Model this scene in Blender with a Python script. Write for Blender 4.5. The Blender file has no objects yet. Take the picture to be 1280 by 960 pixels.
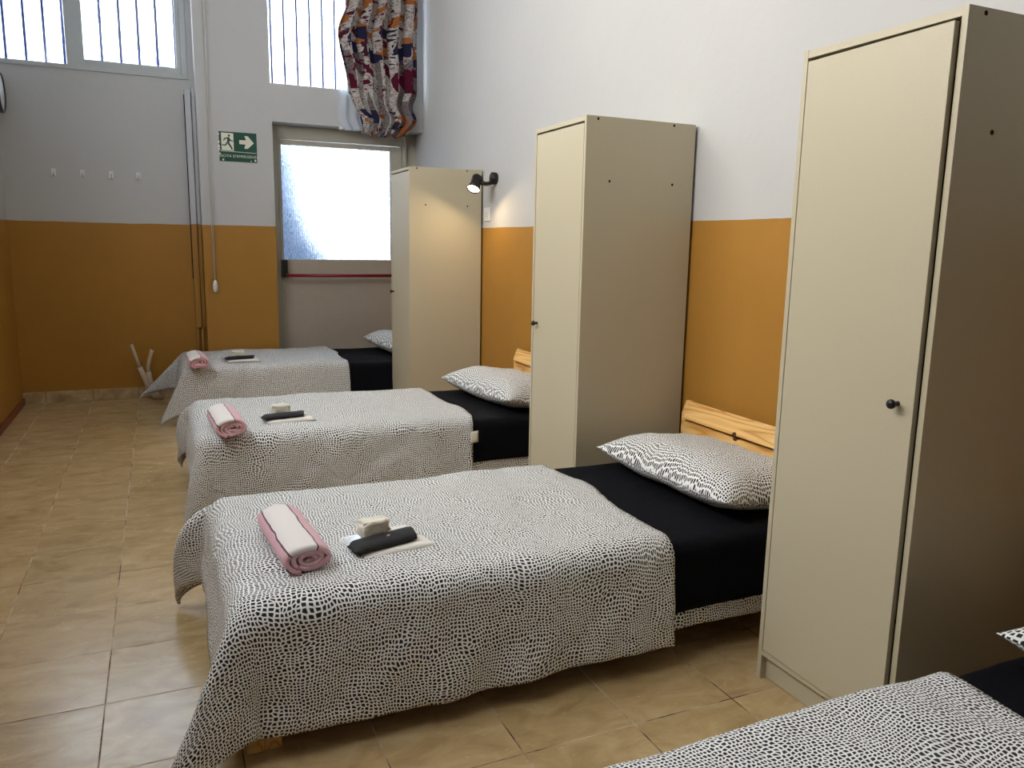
import bpy, bmesh, math, random
from math import sin, cos, pi, radians, hypot, atan2
from mathutils import Vector, Matrix, noise

scene = bpy.context.scene
col = scene.collection
random.seed(4)

# ---------------------------------------------------------------- helpers
def smooth(o, on=True):
    for p in o.data.polygons:
        p.use_smooth = on

def link(name, bm, mat, parent=None, sm=False, recalc=True):
    if recalc:
        bmesh.ops.recalc_face_normals(bm, faces=bm.faces)
    me = bpy.data.meshes.new(name)
    bm.to_mesh(me)
    bm.free()
    for m in (mat if isinstance(mat, (list, tuple)) else [mat]):
        me.materials.append(m)
    o = bpy.data.objects.new(name, me)
    col.objects.link(o)
    if parent is not None:
        o.parent = parent
    if sm:
        smooth(o)
    return o

def tag(o, label, cat, group=None, kind=None):
    if label: o['label'] = label
    if cat: o['category'] = cat
    if group: o['group'] = group
    if kind: o['kind'] = kind
    return o

def empty(name, loc, label, cat, group=None, rz=0):
    o = bpy.data.objects.new(name, None)
    o.empty_display_size = .1
    col.objects.link(o)
    o.location = loc
    o.rotation_euler = (0, 0, rz)
    return tag(o, label, cat, group)

def structure(name, bm, mat, parent=None):
    o = link(name, bm, mat, parent)
    if parent is None:
        o['kind'] = 'structure'
    return o

def box(bm, x0, x1, y0, y1, z0, z1, bevel=0, M=None, mi=0):
    vs = [bm.verts.new(Vector(p)) for p in
          [(x0,y0,z0),(x1,y0,z0),(x1,y1,z0),(x0,y1,z0),(x0,y0,z1),(x1,y0,z1),(x1,y1,z1),(x0,y1,z1)]]
    fs = [bm.faces.new([vs[i] for i in f]) for f in
          [(0,3,2,1),(4,5,6,7),(0,1,5,4),(1,2,6,5),(2,3,7,6),(3,0,4,7)]]
    for f in fs: f.material_index = mi
    if bevel:
        es = list({e for f in fs for e in f.edges})
        r = bmesh.ops.bevel(bm, geom=es, offset=bevel, segments=2, profile=.7, affect='EDGES')
        vs = list({v for f in r['faces'] for v in f.verts} | {v for v in vs if v.is_valid})
    if M is not None:
        for v in vs: v.co = M @ v.co
    return vs

def tube(bm, pts, r, seg=12, caps=True, radii=None):
    pts = [Vector(p) for p in pts]
    n = len(pts)
    rings = []
    ref = None
    for i, p in enumerate(pts):
        t = (pts[min(i+1, n-1)] - pts[max(i-1, 0)]).normalized()
        if ref is None:
            ref = t.orthogonal().normalized()
        ref = (ref - t * ref.dot(t)).normalized()
        b = t.cross(ref)
        rr = radii[i] if radii else r
        rings.append([bm.verts.new(p + (ref*cos(2*pi*k/seg) + b*sin(2*pi*k/seg))*rr) for k in range(seg)])
    for a, b in zip(rings, rings[1:]):
        for k in range(seg):
            bm.faces.new((a[k], a[(k+1) % seg], b[(k+1) % seg], b[k]))
    if caps:
        bm.faces.new(rings[0][::-1]); bm.faces.new(rings[-1])
    return rings

def lathe(bm, prof, M, seg=24):
    """prof: list of (r, z); revolved about local z then moved by M"""
    rings = []
    for r, z in prof:
        if r < 1e-6:
            rings.append([bm.verts.new(M @ Vector((0, 0, z)))])
        else:
            rings.append([bm.verts.new(M @ Vector((r*cos(2*pi*k/seg), r*sin(2*pi*k/seg), z))) for k in range(seg)])
    for a, b in zip(rings, rings[1:]):
        if len(a) == 1 and len(b) == 1: continue
        for k in range(seg):
            k2 = (k+1) % seg
            if len(a) == 1: bm.faces.new((a[0], b[k2], b[k]))
            elif len(b) == 1: bm.faces.new((a[k], a[k2], b[0]))
            else: bm.faces.new((a[k], a[k2], b[k2], b[k]))

def frame_to(p, d):
    """matrix placing local +z along d at p"""
    return Matrix.Translation(Vector(p)) @ Vector(d).to_track_quat('Z', 'Y').to_matrix().to_4x4()

def poly(bm, pts, depth, M, mi=0):
    """extruded polygon: pts in local xy, thickness along local z"""
    a = [bm.verts.new(M @ Vector((x, y, 0))) for x, y in pts]
    b = [bm.verts.new(M @ Vector((x, y, depth))) for x, y in pts]
    n = len(pts)
    fs = [bm.faces.new(b), bm.faces.new(a[::-1])]
    for i in range(n):
        fs.append(bm.faces.new((a[i], a[(i+1) % n], b[(i+1) % n], b[i])))
    for f in fs: f.material_index = mi

# ---------------------------------------------------------------- materials
class NT:
    def __init__(s, name):
        s.m = bpy.data.materials.new(name)
        s.m.use_nodes = True
        s.t = s.m.node_tree
        s.t.nodes.clear()
        s.out = s.n('ShaderNodeOutputMaterial')
    def n(s, typ, **kw):
        nd = s.t.nodes.new(typ)
        for k, v in kw.items():
            if k.startswith('i_'):
                nd.inputs[k[2:].replace('_', ' ')].default_value = v
            else:
                setattr(nd, k, v)
        return nd
    def l(s, a, b):
        s.t.links.new(a, b)
    def math(s, op, a, b=None, c=None):
        nd = s.n('ShaderNodeMath', operation=op)
        for i, v in enumerate((a, b, c)):
            if v is None: continue
            if isinstance(v, (int, float)): nd.inputs[i].default_value = v
            else: s.l(v, nd.inputs[i])
        return nd.outputs[0]
    def vmath(s, op, a, b):
        nd = s.n('ShaderNodeVectorMath', operation=op)
        for i, v in enumerate((a, b)):
            if isinstance(v, (tuple, list)): nd.inputs[i].default_value = v
            elif isinstance(v, (int, float)): nd.inputs['Scale'].default_value = v
            else: s.l(v, nd.inputs[i])
        return nd.outputs[0]
    def mix(s, f, a, b):
        nd = s.n('ShaderNodeMix', data_type='RGBA')
        for sock, v in ((nd.inputs[0], f), (nd.inputs[6], a), (nd.inputs[7], b)):
            if isinstance(v, (int, float)): sock.default_value = v
            elif isinstance(v, (tuple, list)): sock.default_value = (*v[:3], 1)
            else: s.l(v, sock)
        return nd.outputs[2]
    def ramp(s, f, stops):
        nd = s.n('ShaderNodeValToRGB')
        e = nd.color_ramp.elements
        e[0].position, e[1].position = stops[0][0], stops[-1][0]
        e[0].color, e[1].color = (*stops[0][1], 1), (*stops[-1][1], 1)
        for p, c in stops[1:-1]:
            x = e.new(p); x.color = (*c, 1)
        s.l(f, nd.inputs[0])
        return nd.outputs[0]
    def noise(s, vec, scale, detail=3, rough=.5, dist=0):
        nd = s.n('ShaderNodeTexNoise')
        nd.inputs['Scale'].default_value = scale
        nd.inputs['Detail'].default_value = detail
        nd.inputs['Roughness'].default_value = rough
        nd.inputs['Distortion'].default_value = dist
        if vec is not None: s.l(vec, nd.inputs['Vector'])
        return nd
    def bump(s, h, strength, dist, prev=None):
        nd = s.n('ShaderNodeBump')
        nd.inputs['Strength'].default_value = strength
        nd.inputs['Distance'].default_value = dist
        s.l(h, nd.inputs['Height'])
        if prev is not None: s.l(prev, nd.inputs['Normal'])
        return nd.outputs[0]
    def bsdf(s, colr, rough=.6, normal=None, metal=0, spec=.5, **kw):
        b = s.n('ShaderNodeBsdfPrincipled')
        for sock, v in ((b.inputs['Base Color'], colr), (b.inputs['Roughness'], rough)):
            if isinstance(v, (int, float)): sock.default_value = v
            elif isinstance(v, (tuple, list)): sock.default_value = (*v[:3], 1)
            else: s.l(v, sock)
        b.inputs['Metallic'].default_value = metal
        b.inputs['Specular IOR Level'].default_value = spec
        if normal is not None: s.l(normal, b.inputs['Normal'])
        for k, v in kw.items():
            b.inputs[k.replace('_', ' ')].default_value = v
        s.l(b.outputs[0], s.out.inputs[0])
        return b

def S(r, g, b):   # sRGB 0-255 -> linear
    f = lambda c: (c/255/12.92 if c/255 <= .04045 else ((c/255+.055)/1.055)**2.4)
    return (f(r), f(g), f(b))

def plain(name, c, rough=.5, bump_scale=0, bump_d=.0005, metal=0, spec=.5, **kw):
    t = NT(name)
    co = t.n('ShaderNodeTexCoord').outputs['Object']
    nz = t.noise(co, 14, 3)
    cc = t.mix(nz.outputs[0], tuple(x*.94 for x in c), tuple(min(1, x*1.05) for x in c))
    nrm = None
    if bump_scale:
        nrm = t.bump(t.noise(co, bump_scale, 3).outputs[0], .5, bump_d)
    t.bsdf(cc, rough, nrm, metal, spec, **kw)
    return t.m

OCHRE = S(172, 123, 50)
def make_wall():
    t = NT('painted_wall')
    pos = t.n('ShaderNodeNewGeometry').outputs['Position']
    sep = t.n('ShaderNodeSeparateXYZ'); t.l(pos, sep.inputs[0])
    wob = t.noise(pos, 6, 3)
    zz = t.math('ADD', sep.outputs[2], t.math('MULTIPLY', t.math('SUBTRACT', wob.outputs[0], .5), .010))
    up = t.math('GREATER_THAN', zz, 1.445)
    big = t.noise(pos, 1.6, 4).outputs[0]
    white = t.mix(big, S(188, 188, 189), S(196, 195, 193))
    och = t.mix(t.noise(pos, 3.2, 5, .6).outputs[0], tuple(x*.88 for x in OCHRE), tuple(x*1.06 for x in OCHRE))
    # pale chips scattered in the ochre paint
    chip = t.noise(pos, 17, 6, .7)
    cm = t.math('GREATER_THAN', chip.outputs[0], .745)
    och = t.mix(t.math('MULTIPLY', cm, .5), och, S(210, 180, 140))
    c = t.mix(up, och, white)
    h = t.noise(pos, 95, 5, .6).outputs[0]
    h2 = t.noise(pos, 9, 3, .5).outputs[0]
    n = t.bump(h2, .5, .006, t.bump(h, .45, .0012))
    t.bsdf(c, t.math('SUBTRACT', .75, t.math('MULTIPLY', t.math('SUBTRACT', 1, up), .22)), n, spec=.35)
    return t.m

def make_floor():
    t = NT('ceramic_floor_tiles')
    pos = t.n('ShaderNodeNewGeometry').outputs['Position']
    v = t.vmath('ADD', pos, (.72 + .341*20, -1.83 + .3335*20, 0))
    br = t.n('ShaderNodeTexBrick', offset=0, squash=1)
    br.inputs['Scale'].default_value = 1
    br.inputs['Brick Width'].default_value = .341
    br.inputs['Row Height'].default_value = .3335
    br.inputs['Mortar Size'].default_value = .0022
    br.inputs['Mortar Smooth'].default_value = .3
    br.inputs['Color1'].default_value = (0, 0, 0, 1)
    br.inputs['Color2'].default_value = (1, 1, 1, 1)
    br.inputs['Mortar'].default_value = (.5, .5, .5, 1)
    t.l(v, br.inputs['Vector'])
    sc = t.n('ShaderNodeMapping'); sc.inputs['Scale'].default_value = (1, 1.9, 1)
    t.l(t.vmath('ADD', pos, t.vmath('SCALE', br.outputs['Color'], .0)), sc.inputs[0])
    off = t.n('ShaderNodeVectorMath', operation='MULTIPLY_ADD')
    t.l(br.outputs['Color'], off.inputs[0]); off.inputs[1].default_value = (7, 3, 5); t.l(sc.outputs[0], off.inputs[2])
    n1 = t.noise(off.outputs[0], 5.5, 6, .62, .8)
    n2 = t.noise(off.outputs[0], 26, 5, .7)
    a = t.ramp(n1.outputs[0], [(.3, S(160, 136, 94)), (.5, S(190, 166, 120)), (.72, S(210, 190, 148))])
    a = t.mix(t.math('MULTIPLY', n2.outputs[0], .45), a, S(158, 122, 80))
    a = t.mix(t.math('MULTIPLY', br.outputs['Color'], .22), a, S(214, 182, 140))
    gm = t.noise(pos, 5, 4, .6)
    grout = t.ramp(gm.outputs[0], [(.40, S(60, 45, 30)), (.47, S(150, 120, 88)), (.6, S(205, 190, 165))])
    c = t.mix(br.outputs['Fac'], a, grout)
    inv = t.math('SUBTRACT', 1, br.outputs['Fac'])
    nb = t.bump(inv, .6, .0015, t.bump(t.noise(pos, 12, 4).outputs[0], .3, .003))
    r = t.math('ADD', t.math('MULTIPLY', br.outputs['Fac'], .5), t.math('ADD', .17, t.math('MULTIPLY', n2.outputs[0], .16)))
    t.bsdf(c, r, nb, spec=.5)
    return t.m

def make_dots(name, pitch, dark=S(34, 38, 44), light=S(250, 250, 248), fill=.175):
    """flowing rows of small squarish dots, laid out on the cloth's own UV in metres"""
    t = NT(name)
    uv = t.n('ShaderNodeUVMap').outputs[0]
    w1 = t.noise(uv, 5.0, 0, .4)
    w2 = t.noise(uv, 17, 0, .4)
    d = t.vmath('SUBTRACT', w1.outputs['Color'], (.5, .5, .5))
    d2 = t.vmath('SUBTRACT', w2.outputs['Color'], (.5, .5, .5))
    v = t.vmath('ADD', uv, t.vmath('SCALE', d, .072))
    v = t.vmath('ADD', v, t.vmath('SCALE', d2, .018))
    vo = t.n('ShaderNodeTexVoronoi', feature='DISTANCE_TO_EDGE', voronoi_dimensions='2D')
    vo.inputs['Scale'].default_value = 1/pitch
    vo.inputs['Randomness'].default_value = .55
    t.l(v, vo.inputs['Vector'])
    mr = t.n('ShaderNodeMapRange', interpolation_type='SMOOTHSTEP')
    mr.inputs['From Min'].default_value = fill - .03
    mr.inputs['From Max'].default_value = fill + .04
    t.l(vo.outputs['Distance'], mr.inputs['Value'])
    c = t.mix(mr.outputs[0], light, dark)
    wr = t.noise(uv, 8, 5, .6, 1.6)
    wr2 = t.noise(uv, 38, 3, .6, .6)
    n = t.bump(wr.outputs[0], .7, .022, t.bump(wr2.outputs[0], .4, .003))
    b = t.bsdf(c, .82, n, spec=.2)
    b.inputs['Sheen Weight'].default_value = .15
    return t.m

def cloth(name, c, rough=.85, wr=.5, scale=9):
    t = NT(name)
    uv = t.n('ShaderNodeUVMap').outputs[0]
    n = t.bump(t.noise(uv, scale, 4, .6, 1.0).outputs[0], wr, .015, t.bump(t.noise(uv, 900, 1).outputs[0], .3, .0004))
    t.bsdf(c, rough, n, spec=.15)
    return t.m

def make_towel():
    t = NT('terry_towel')
    uv = t.n('ShaderNodeUVMap').outputs[0]
    sep = t.n('ShaderNodeSeparateXYZ'); t.l(uv, sep.inputs[0])
    u = sep.outputs[0]
    u = t.math('ADD', u, t.math('MULTIPLY', t.math('SUBTRACT', t.noise(uv, 9, 1).outputs[0], .5), .012))
    a = t.math('MULTIPLY', t.math('GREATER_THAN', u, .080), t.math('LESS_THAN', u, .158))
    d1 = t.math('LESS_THAN', t.math('ABSOLUTE', t.math('SUBTRACT', u, .079)), .0022)
    d2 = t.math('LESS_THAN', t.math('ABSOLUTE', t.math('SUBTRACT', u, .159)), .0022)
    rib = t.noise(uv, 420, 2).outputs[0]
    strp = t.n('ShaderNodeTexWave', wave_type='BANDS', bands_direction='Y')
    strp.inputs['Scale'].default_value = 22; strp.inputs['Distortion'].default_value = 3
    t.l(uv, strp.inputs['Vector'])
    pink = t.mix(strp.outputs[0], S(222, 166, 178), S(240, 204, 210))
    pink = t.mix(t.math('MULTIPLY', rib, .4), pink, S(206, 150, 164))
    c = t.mix(a, pink, S(240, 233, 230))
    c = t.mix(t.math('MAXIMUM', d1, d2), c, S(92, 66, 84))
    n = t.bump(rib, .7, .002, t.bump(t.noise(uv, 30, 3).outputs[0], .5, .006))
    t.bsdf(c, .95, n, spec=.1, Sheen_Weight=.3)
    return t.m

def make_pine():
    t = NT('pine_wood')
    co = t.n('ShaderNodeTexCoord').outputs['Object']
    mp = t.n('ShaderNodeMapping'); mp.inputs['Scale'].default_value = (5, .55, 5)
    t.l(co, mp.inputs[0])
    w = t.noise(mp.outputs[0], 2.4, 1.5, .45, .3)
    rings = t.math('FRACT', t.math('MULTIPLY', w.outputs[0], 9))
    rings = t.math('ABSOLUTE', t.math('SUBTRACT', rings, .5))
    c = t.ramp(rings, [(0, S(196, 138, 66)), (.12, S(226, 176, 104)), (.5, S(238, 196, 128))])
    kn = t.n('ShaderNodeTexVoronoi', feature='F1'); kn.inputs['Scale'].default_value = 7.5
    t.l(co, kn.inputs['Vector'])
    km = t.math('LESS_THAN', kn.outputs['Distance'], .15)
    c = t.mix(km, c, S(70, 34, 14))
    t.bsdf(c, .48, None, spec=.4)
    return t.m

def make_curtain():
    t = NT('patterned_curtain_fabric')
    uv = t.n('ShaderNodeUVMap').outputs[0]
    sep = t.n('ShaderNodeSeparateXYZ'); t.l(uv, sep.inputs[0])
    vv = sep.outputs[1]
    def band(lo, hi):
        return t.math('MULTIPLY', t.math('GREATER_THAN', vv, lo), t.math('LESS_THAN', vv, hi))
    def blot(scale, off, th, stretch=(1, 1, 1), dist=.6):
        mp = t.n('ShaderNodeMapping'); mp.inputs['Location'].default_value = off; mp.inputs['Scale'].default_value = stretch
        t.l(uv, mp.inputs[0])
        return t.math('GREATER_THAN', t.noise(mp.outputs[0], scale, 2, .5, dist).outputs[0], th)
    c = t.mix(t.noise(uv, 60, 3).outputs[0], S(168, 162, 158), S(206, 201, 196))
    # grey trunks running up the cloth
    c = t.mix(t.math('MULTIPLY', blot(5.5, (3, 1, 0), .535, (1, .18, 1)), band(-1, .66)), c, S(118, 112, 112))
    # thin dark twigs
    tw = t.noise(uv, 16, 4, .6, 2.5).outputs[0]
    twm = t.math('LESS_THAN', t.math('ABSOLUTE', t.math('SUBTRACT', tw, .47)), .022)
    c = t.mix(twm, c, S(94, 44, 48))
    c = t.mix(t.math('MULTIPLY', blot(8, (1.3, 7, 0), .565), band(.62, 9)), c, S(160, 98, 50))
    c = t.mix(t.math('MULTIPLY', blot(9, (5.3, 2, 0), .545), band(.58, .86)), c, S(38, 38, 66))
    c = t.mix(t.math('MULTIPLY', blot(6.5, (8.1, 4, 0), .53, (1, .8, 1), .2), band(.36, .56)), c, S(84, 20, 44))
    c = t.mix(t.math('MULTIPLY', blot(11, (2.1, 9, 0), .61), band(.56, 9)), c, S(78, 28, 44))
    c = t.mix(t.math('MULTIPLY', blot(8, (4.1, 3, 0), .56), band(-1, .17)), c, S(160, 92, 52))
    c = t.mix(t.math('MULTIPLY', blot(9, (6.1, 5, 0), .57), band(-1, .2)), c, S(42, 42, 72))
    c = t.mix(blot(14, (9, 1, 0), .70), c, S(52, 40, 46))
    n = t.bump(t.noise(uv, 300, 2).outputs[0], .3, .001)
    b = t.bsdf(c, .9, n, spec=.15)
    tr = t.n('ShaderNodeBsdfTranslucent'); t.l(c, tr.inputs[0])
    mx = t.n('ShaderNodeMixShader'); mx.inputs[0].default_value = .16
    t.l(b.outputs[0], mx.inputs[1]); t.l(tr.outputs[0], mx.inputs[2]); t.l(mx.outputs[0], t.out.inputs[0])
    return t.m

def make_sheer():
    t = NT('sheer_white_fabric')
    b = t.bsdf(S(232, 236, 242), .9, spec=.1)
    tr = t.n('ShaderNodeBsdfTranslucent'); tr.inputs[0].default_value = (.85, .88, .92, 1)
    tp = t.n('ShaderNodeBsdfTransparent')
    m1 = t.n('ShaderNodeMixShader'); m1.inputs[0].default_value = .5
    t.l(b.outputs[0], m1.inputs[1]); t.l(tr.outputs[0], m1.inputs[2])
    m2 = t.n('ShaderNodeMixShader'); m2.inputs[0].default_value = .35
    t.l(m1.outputs[0], m2.inputs[1]); t.l(tp.outputs[0], m2.inputs[2]); t.l(m2.outputs[0], t.out.inputs[0])
    return t.m

def make_frosted():
    t = NT('frosted_ribbed_glass')
    co = t.n('ShaderNodeTexCoord').outputs['Object']
    w = t.n('ShaderNodeTexWave', wave_type='BANDS', bands_direction='X')
    w.inputs['Scale'].default_value = 28; w.inputs['Distortion'].default_value = 4.5
    w.inputs['Detail'].default_value = 3; w.inputs['Detail Scale'].default_value = 6
    t.l(co, w.inputs['Vector'])
    n = t.bump(w.outputs[0], .8, .004, t.bump(t.noise(co, 160, 2).outputs[0], .6, .003))
    rf = t.n('ShaderNodeBsdfRefraction'); rf.inputs['Roughness'].default_value = .30; rf.inputs['IOR'].default_value = 1.12
    rf.inputs['Color'].default_value = (.70, .73, .76, 1)
    t.l(n, rf.inputs['Normal'])
    mp = t.n('ShaderNodeMapping'); mp.inputs['Scale'].default_value = (1, 1, .35); t.l(co, mp.inputs[0])
    sp = t.noise(mp.outputs[0], 150, 2, .6)
    t.l(t.ramp(sp.outputs[0], [(.35, (.46, .50, .55)), (.5, (.74, .77, .80)), (.65, (.92, .94, .96))]), rf.inputs['Color'])
    tl = t.n('ShaderNodeBsdfTranslucent'); tl.inputs[0].default_value = (.40, .44, .48, 1)
    t.l(n, tl.inputs['Normal'])
    m = t.n('ShaderNodeMixShader'); m.inputs[0].default_value = .12
    t.l(rf.outputs[0], m.inputs[1]); t.l(tl.outputs[0], m.inputs[2]); t.l(m.outputs[0], t.out.inputs[0])
    return t.m

def make_window_glass():
    t = NT('clear_window_glass')
    tp = t.n('ShaderNodeBsdfTransparent'); tp.inputs[0].default_value = (.93, .97, 1, 1)
    gl = t.n('ShaderNodeBsdfGlossy'); gl.inputs['Roughness'].default_value = .03
    m = t.n('ShaderNodeMixShader'); m.inputs[0].default_value = .05
    t.l(tp.outputs[0], m.inputs[1]); t.l(gl.outputs[0], m.inputs[2]); t.l(m.outputs[0], t.out.inputs[0])
    return t.m

def make_outer_wall():
    t = NT('rough_outdoor_wall')
    pos = t.n('ShaderNodeNewGeometry').outputs['Position']
    big = t.noise(pos, 1.3, 5, .6).outputs[0]
    c = t.mix(big, S(225, 226, 228), S(244, 244, 244))
    cr = t.noise(pos, 2.2, 5, .65, 1.5).outputs[0]
    crm = t.math('LESS_THAN', t.math('ABSOLUTE', t.math('SUBTRACT', cr, .5)), .005)
    c = t.mix(t.math('MULTIPLY', crm, .8), c, S(96, 96, 110))
    st = t.n('ShaderNodeMapping'); st.inputs['Scale'].default_value = (12, 12, 2); t.l(pos, st.inputs[0])
    sm = t.math('GREATER_THAN', t.noise(st.outputs[0], 1.2, 3, .6).outputs[0], .71)
    c = t.mix(t.math('MULTIPLY', sm, .7), c, S(110, 115, 128))
    t.bsdf(c, .95, spec=.1)
    return t.m

def emit(name, c, strength):
    t = NT(name)
    e = t.n('ShaderNodeEmission'); e.inputs[0].default_value = (*c, 1); e.inputs[1].default_value = strength
    t.l(e.outputs[0], t.out.inputs[0])
    return t.m

def make_beige():
    t = NT('beige_laminate')
    co = t.n('ShaderNodeTexCoord').outputs['Object']
    nz = t.noise(co, 240, 3, .7)
    c = t.mix(nz.outputs[0], S(182, 172, 146), S(198, 188, 162))
    t.bsdf(c, .42, t.bump(nz.outputs[0], .2, .0004), spec=.45)
    return t.m

def make_tile_trim():
    t = NT('skirting_tile')
    pos = t.n('ShaderNodeNewGeometry').outputs['Position']
    n1 = t.noise(pos, 9, 6, .65, .6)
    c = t.ramp(n1.outputs[0], [(.3, S(150, 122, 84)), (.6, S(196, 170, 128)), (.75, S(224, 206, 176))])
    v = t.vmath('ADD', pos, (.72 + .341*20, 10.001, 0))
    fx = t.n('ShaderNodeSeparateXYZ'); t.l(v, fx.inputs[0])
    fr = t.math('FRACT', t.math('DIVIDE', fx.outputs[0], .341))
    g = t.math('LESS_THAN', fr, .012)
    c = t.mix(g, c, S(90, 70, 50))
    t.bsdf(c, .35, spec=.5)
    return t.m

M_WALL = make_wall(); M_FLOOR = make_floor()
M_DOT = make_dots('dotted_duvet_cotton', .0100)
M_DOTP = make_dots('dotted_pillowcase_cotton', .0105)
M_BLACK = cloth('black_sheet_cotton', S(9, 10, 17), .9, .6, 7)
M_TOWEL = make_towel(); M_PINE = make_pine(); M_BEIGE = make_beige()
M_BEIGE_EDGE = M_BEIGE
M_CURT = make_curtain(); M_SHEER = make_sheer(); M_FROST = make_frosted(); M_GLASS = make_window_glass()
M_OUT = make_outer_wall(); M_TRIM = make_tile_trim()
M_CEIL = plain('white_ceiling_paint', S(232, 230, 226), .9, 60)
M_BLK = plain('black_plastic', S(16, 16, 17), .38)
M_HOLE = plain('dark_hole', S(14, 12, 10), .9)
M_FRAME = plain('beige_door_metal', S(178, 172, 156), .45)
M_LEAF = plain('beige_door_panel', S(176, 162, 146), .5)
M_WFRAME = plain('grey_white_window_metal', S(182, 186, 186), .45)
M_RED = plain('dark_red_bar', S(128, 18, 34), .35)
M_BAR = plain('blue_grey_painted_iron', S(58, 68, 118), .6, spec=.1)
M_WOODTRIM = plain('brown_wooden_skirting', S(126, 62, 34), .5)
M_WHITEP = plain('white_plastic', S(226, 224, 218), .4)
M_PIPE = plain('beige_conduit_plastic', S(206, 186, 160), .5)
M_DUCT = plain('grey_trunking_metal', S(200, 200, 204), .45)
M_DUCTO = plain('ochre_painted_trunking', OCHRE, .5)
M_GREEN = plain('dark_green_sign', S(16, 74, 56), .45)
M_SIGNW = plain('sign_white_print', S(226, 222, 206), .5)
M_LAMP = plain('dark_bronze_metal', S(30, 24, 22), .4, metal=.3)
M_MATT = plain('white_mattress_cover', S(216, 212, 204), .9, 60)
M_PACK = plain('glossy_clear_wrap', S(226, 232, 238), .14, 26, .006, spec=.8)
M_SLIP = plain('white_terry_slipper', S(236, 232, 226), .95, 220, .002)
M_CREAM = plain('crumpled_cream_paper', S(236, 230, 214), .7, 48, .016)
M_CLBLK = plain('black_folded_cloth', S(18, 18, 21), .75, 30, .004)
M_TAG = plain('woven_white_tag', S(224, 214, 200), .9)
M_CLOCKF = plain('clock_face_white', S(240, 242, 244), .3)
M_CLOCKR = plain('clock_rim_dark', S(74, 72, 74), .3, metal=.5)
M_BULB = emit('lamp_glow', (1, .86, .62), 14)
M_CORD = plain('white_cord', S(206, 200, 190), .8)
M_PANE_TINT = plain('blue_pane_tint', S(112, 146, 196), .8)
M_RAIL = plain('grey_outdoor_metal', S(110, 114, 130), .6)

# ---------------------------------------------------------------- room shell
X0, XR = -3.265, 0.0
YB, YL, YP = -5.5, 7.376, 7.15      # wall behind the camera, far wall, far wall projecting part
ZC = 3.9

def wall_y(y0, y1, xa, xb, holes):
    """wall slab facing y with rectangular holes (x0,x1,z0,z1)"""
    bm = bmesh.new()
    xs = sorted({xa, xb, *[h[0] for h in holes], *[h[1] for h in holes]})
    zs = sorted({0, ZC, *[h[2] for h in holes], *[h[3] for h in holes]})
    for a, b in zip(xs, xs[1:]):
        for c, d in zip(zs, zs[1:]):
            if any(h[0] <= a and b <= h[1] and h[2] <= c and d <= h[3] for h in holes): continue
            box(bm, a, b, y0, y1, c, d)
    bmesh.ops.remove_doubles(bm, verts=bm.verts, dist=1e-5)
    return bm
def wall_x(x0, x1, ya, yb, holes):
    bm = bmesh.new()
    ys = sorted({ya, yb, *[h[0] for h in holes], *[h[1] for h in holes]})
    zs = sorted({0, ZC, *[h[2] for h in holes], *[h[3] for h in holes]})
    for a, b in zip(ys, ys[1:]):
        for c, d in zip(zs, zs[1:]):
            if any(h[0] <= a and b <= h[1] and h[2] <= c and d <= h[3] for h in holes): continue
            box(bm, x0, x1, a, b, c, d)
    bmesh.ops.remove_doubles(bm, verts=bm.verts, dist=1e-5)
    return bm

bm = bmesh.new(); box(bm, X0-.3, .3, YB-.3, 7.8, -.2, 0); structure('floor', bm, M_FLOOR)
bm = bmesh.new(); box(bm, X0-.3, .3, YB-.3, 7.8, ZC, ZC+.2); structure('ceiling', bm, M_CEIL)
structure('wall_right', wall_x(0, .3, YB-.3, 7.8, []), M_WALL)
LW = (1.1, 4.9, 2.45, 3.65)     # high window in the left wall
structure('wall_left', wall_x(X0-.3, X0, YB-.3, 7.8, [LW]), M_WALL)
structure('wall_behind', wall_y(YB-.3, YB, X0, 0, []), M_WALL)
structure('wall_far', wall_y(YL, YL+.3, X0, -1.872, [(X0, -1.93, 2.62, 3.7)]), M_WALL)
structure('wall_far_projecting', wall_y(YP, 7.8, -1.872, 0, [(-1.30, -.055, 2.60, 3.7), (-1.294, 0, 0, 2.297)]), M_WALL)
bm = bmesh.new(); box(bm, X0, -1.872, YL-.012, YL, 0, .092, .003); structure('baseboard_far', bm, M_TRIM)
bm = bmesh.new(); box(bm, -1.872, -1.294, YP-.012, YP, 0, .092, .003); structure('baseboard_projecting', bm, M_TRIM)
bm = bmesh.new(); box(bm, X0, X0+.016, YB, YL-.012, 0, .05, .003); structure('baseboard_left', bm, M_WOODTRIM)
bm = bmesh.new(); box(bm, -.010, 0, YB, YP, 0, .08, .003); structure('baseboard_right', bm, M_TRIM)

# window in the far wall, left
def bar_row(xs, y, z0, z1, parent):
    for x in xs:
        bm = bmesh.new()
        tube(bm, [(x, y, z0), (x, y, z1)], .0085, 8)
        link('security_bar', bm, M_BAR, parent, True)

w = empty('window_1', (-2.6, YL, 2.62), 'wide high window on the left with two white framed sashes and iron bars', 'window'); w['kind'] = 'structure'
del w['category']
W = lambda bm, name, mat, par, **k: link(name, bm, mat, par, **k)
def local(bm, root):
    inv = Matrix.Translation(-Vector(root.location))
    bmesh.ops.transform(bm, matrix=inv, verts=bm.verts)
    return bm
def part(name, bm, mat, root, sm=False):
    """part built in world coordinates under an unrotated root"""
    t = root
    loc = Vector((0, 0, 0))
    while t is not None:
        loc += Vector(t.location); t = t.parent
    bmesh.ops.transform(bm, matrix=Matrix.Translation(-loc), verts=bm.verts)
    return link(name, bm, mat, root, sm)

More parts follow.
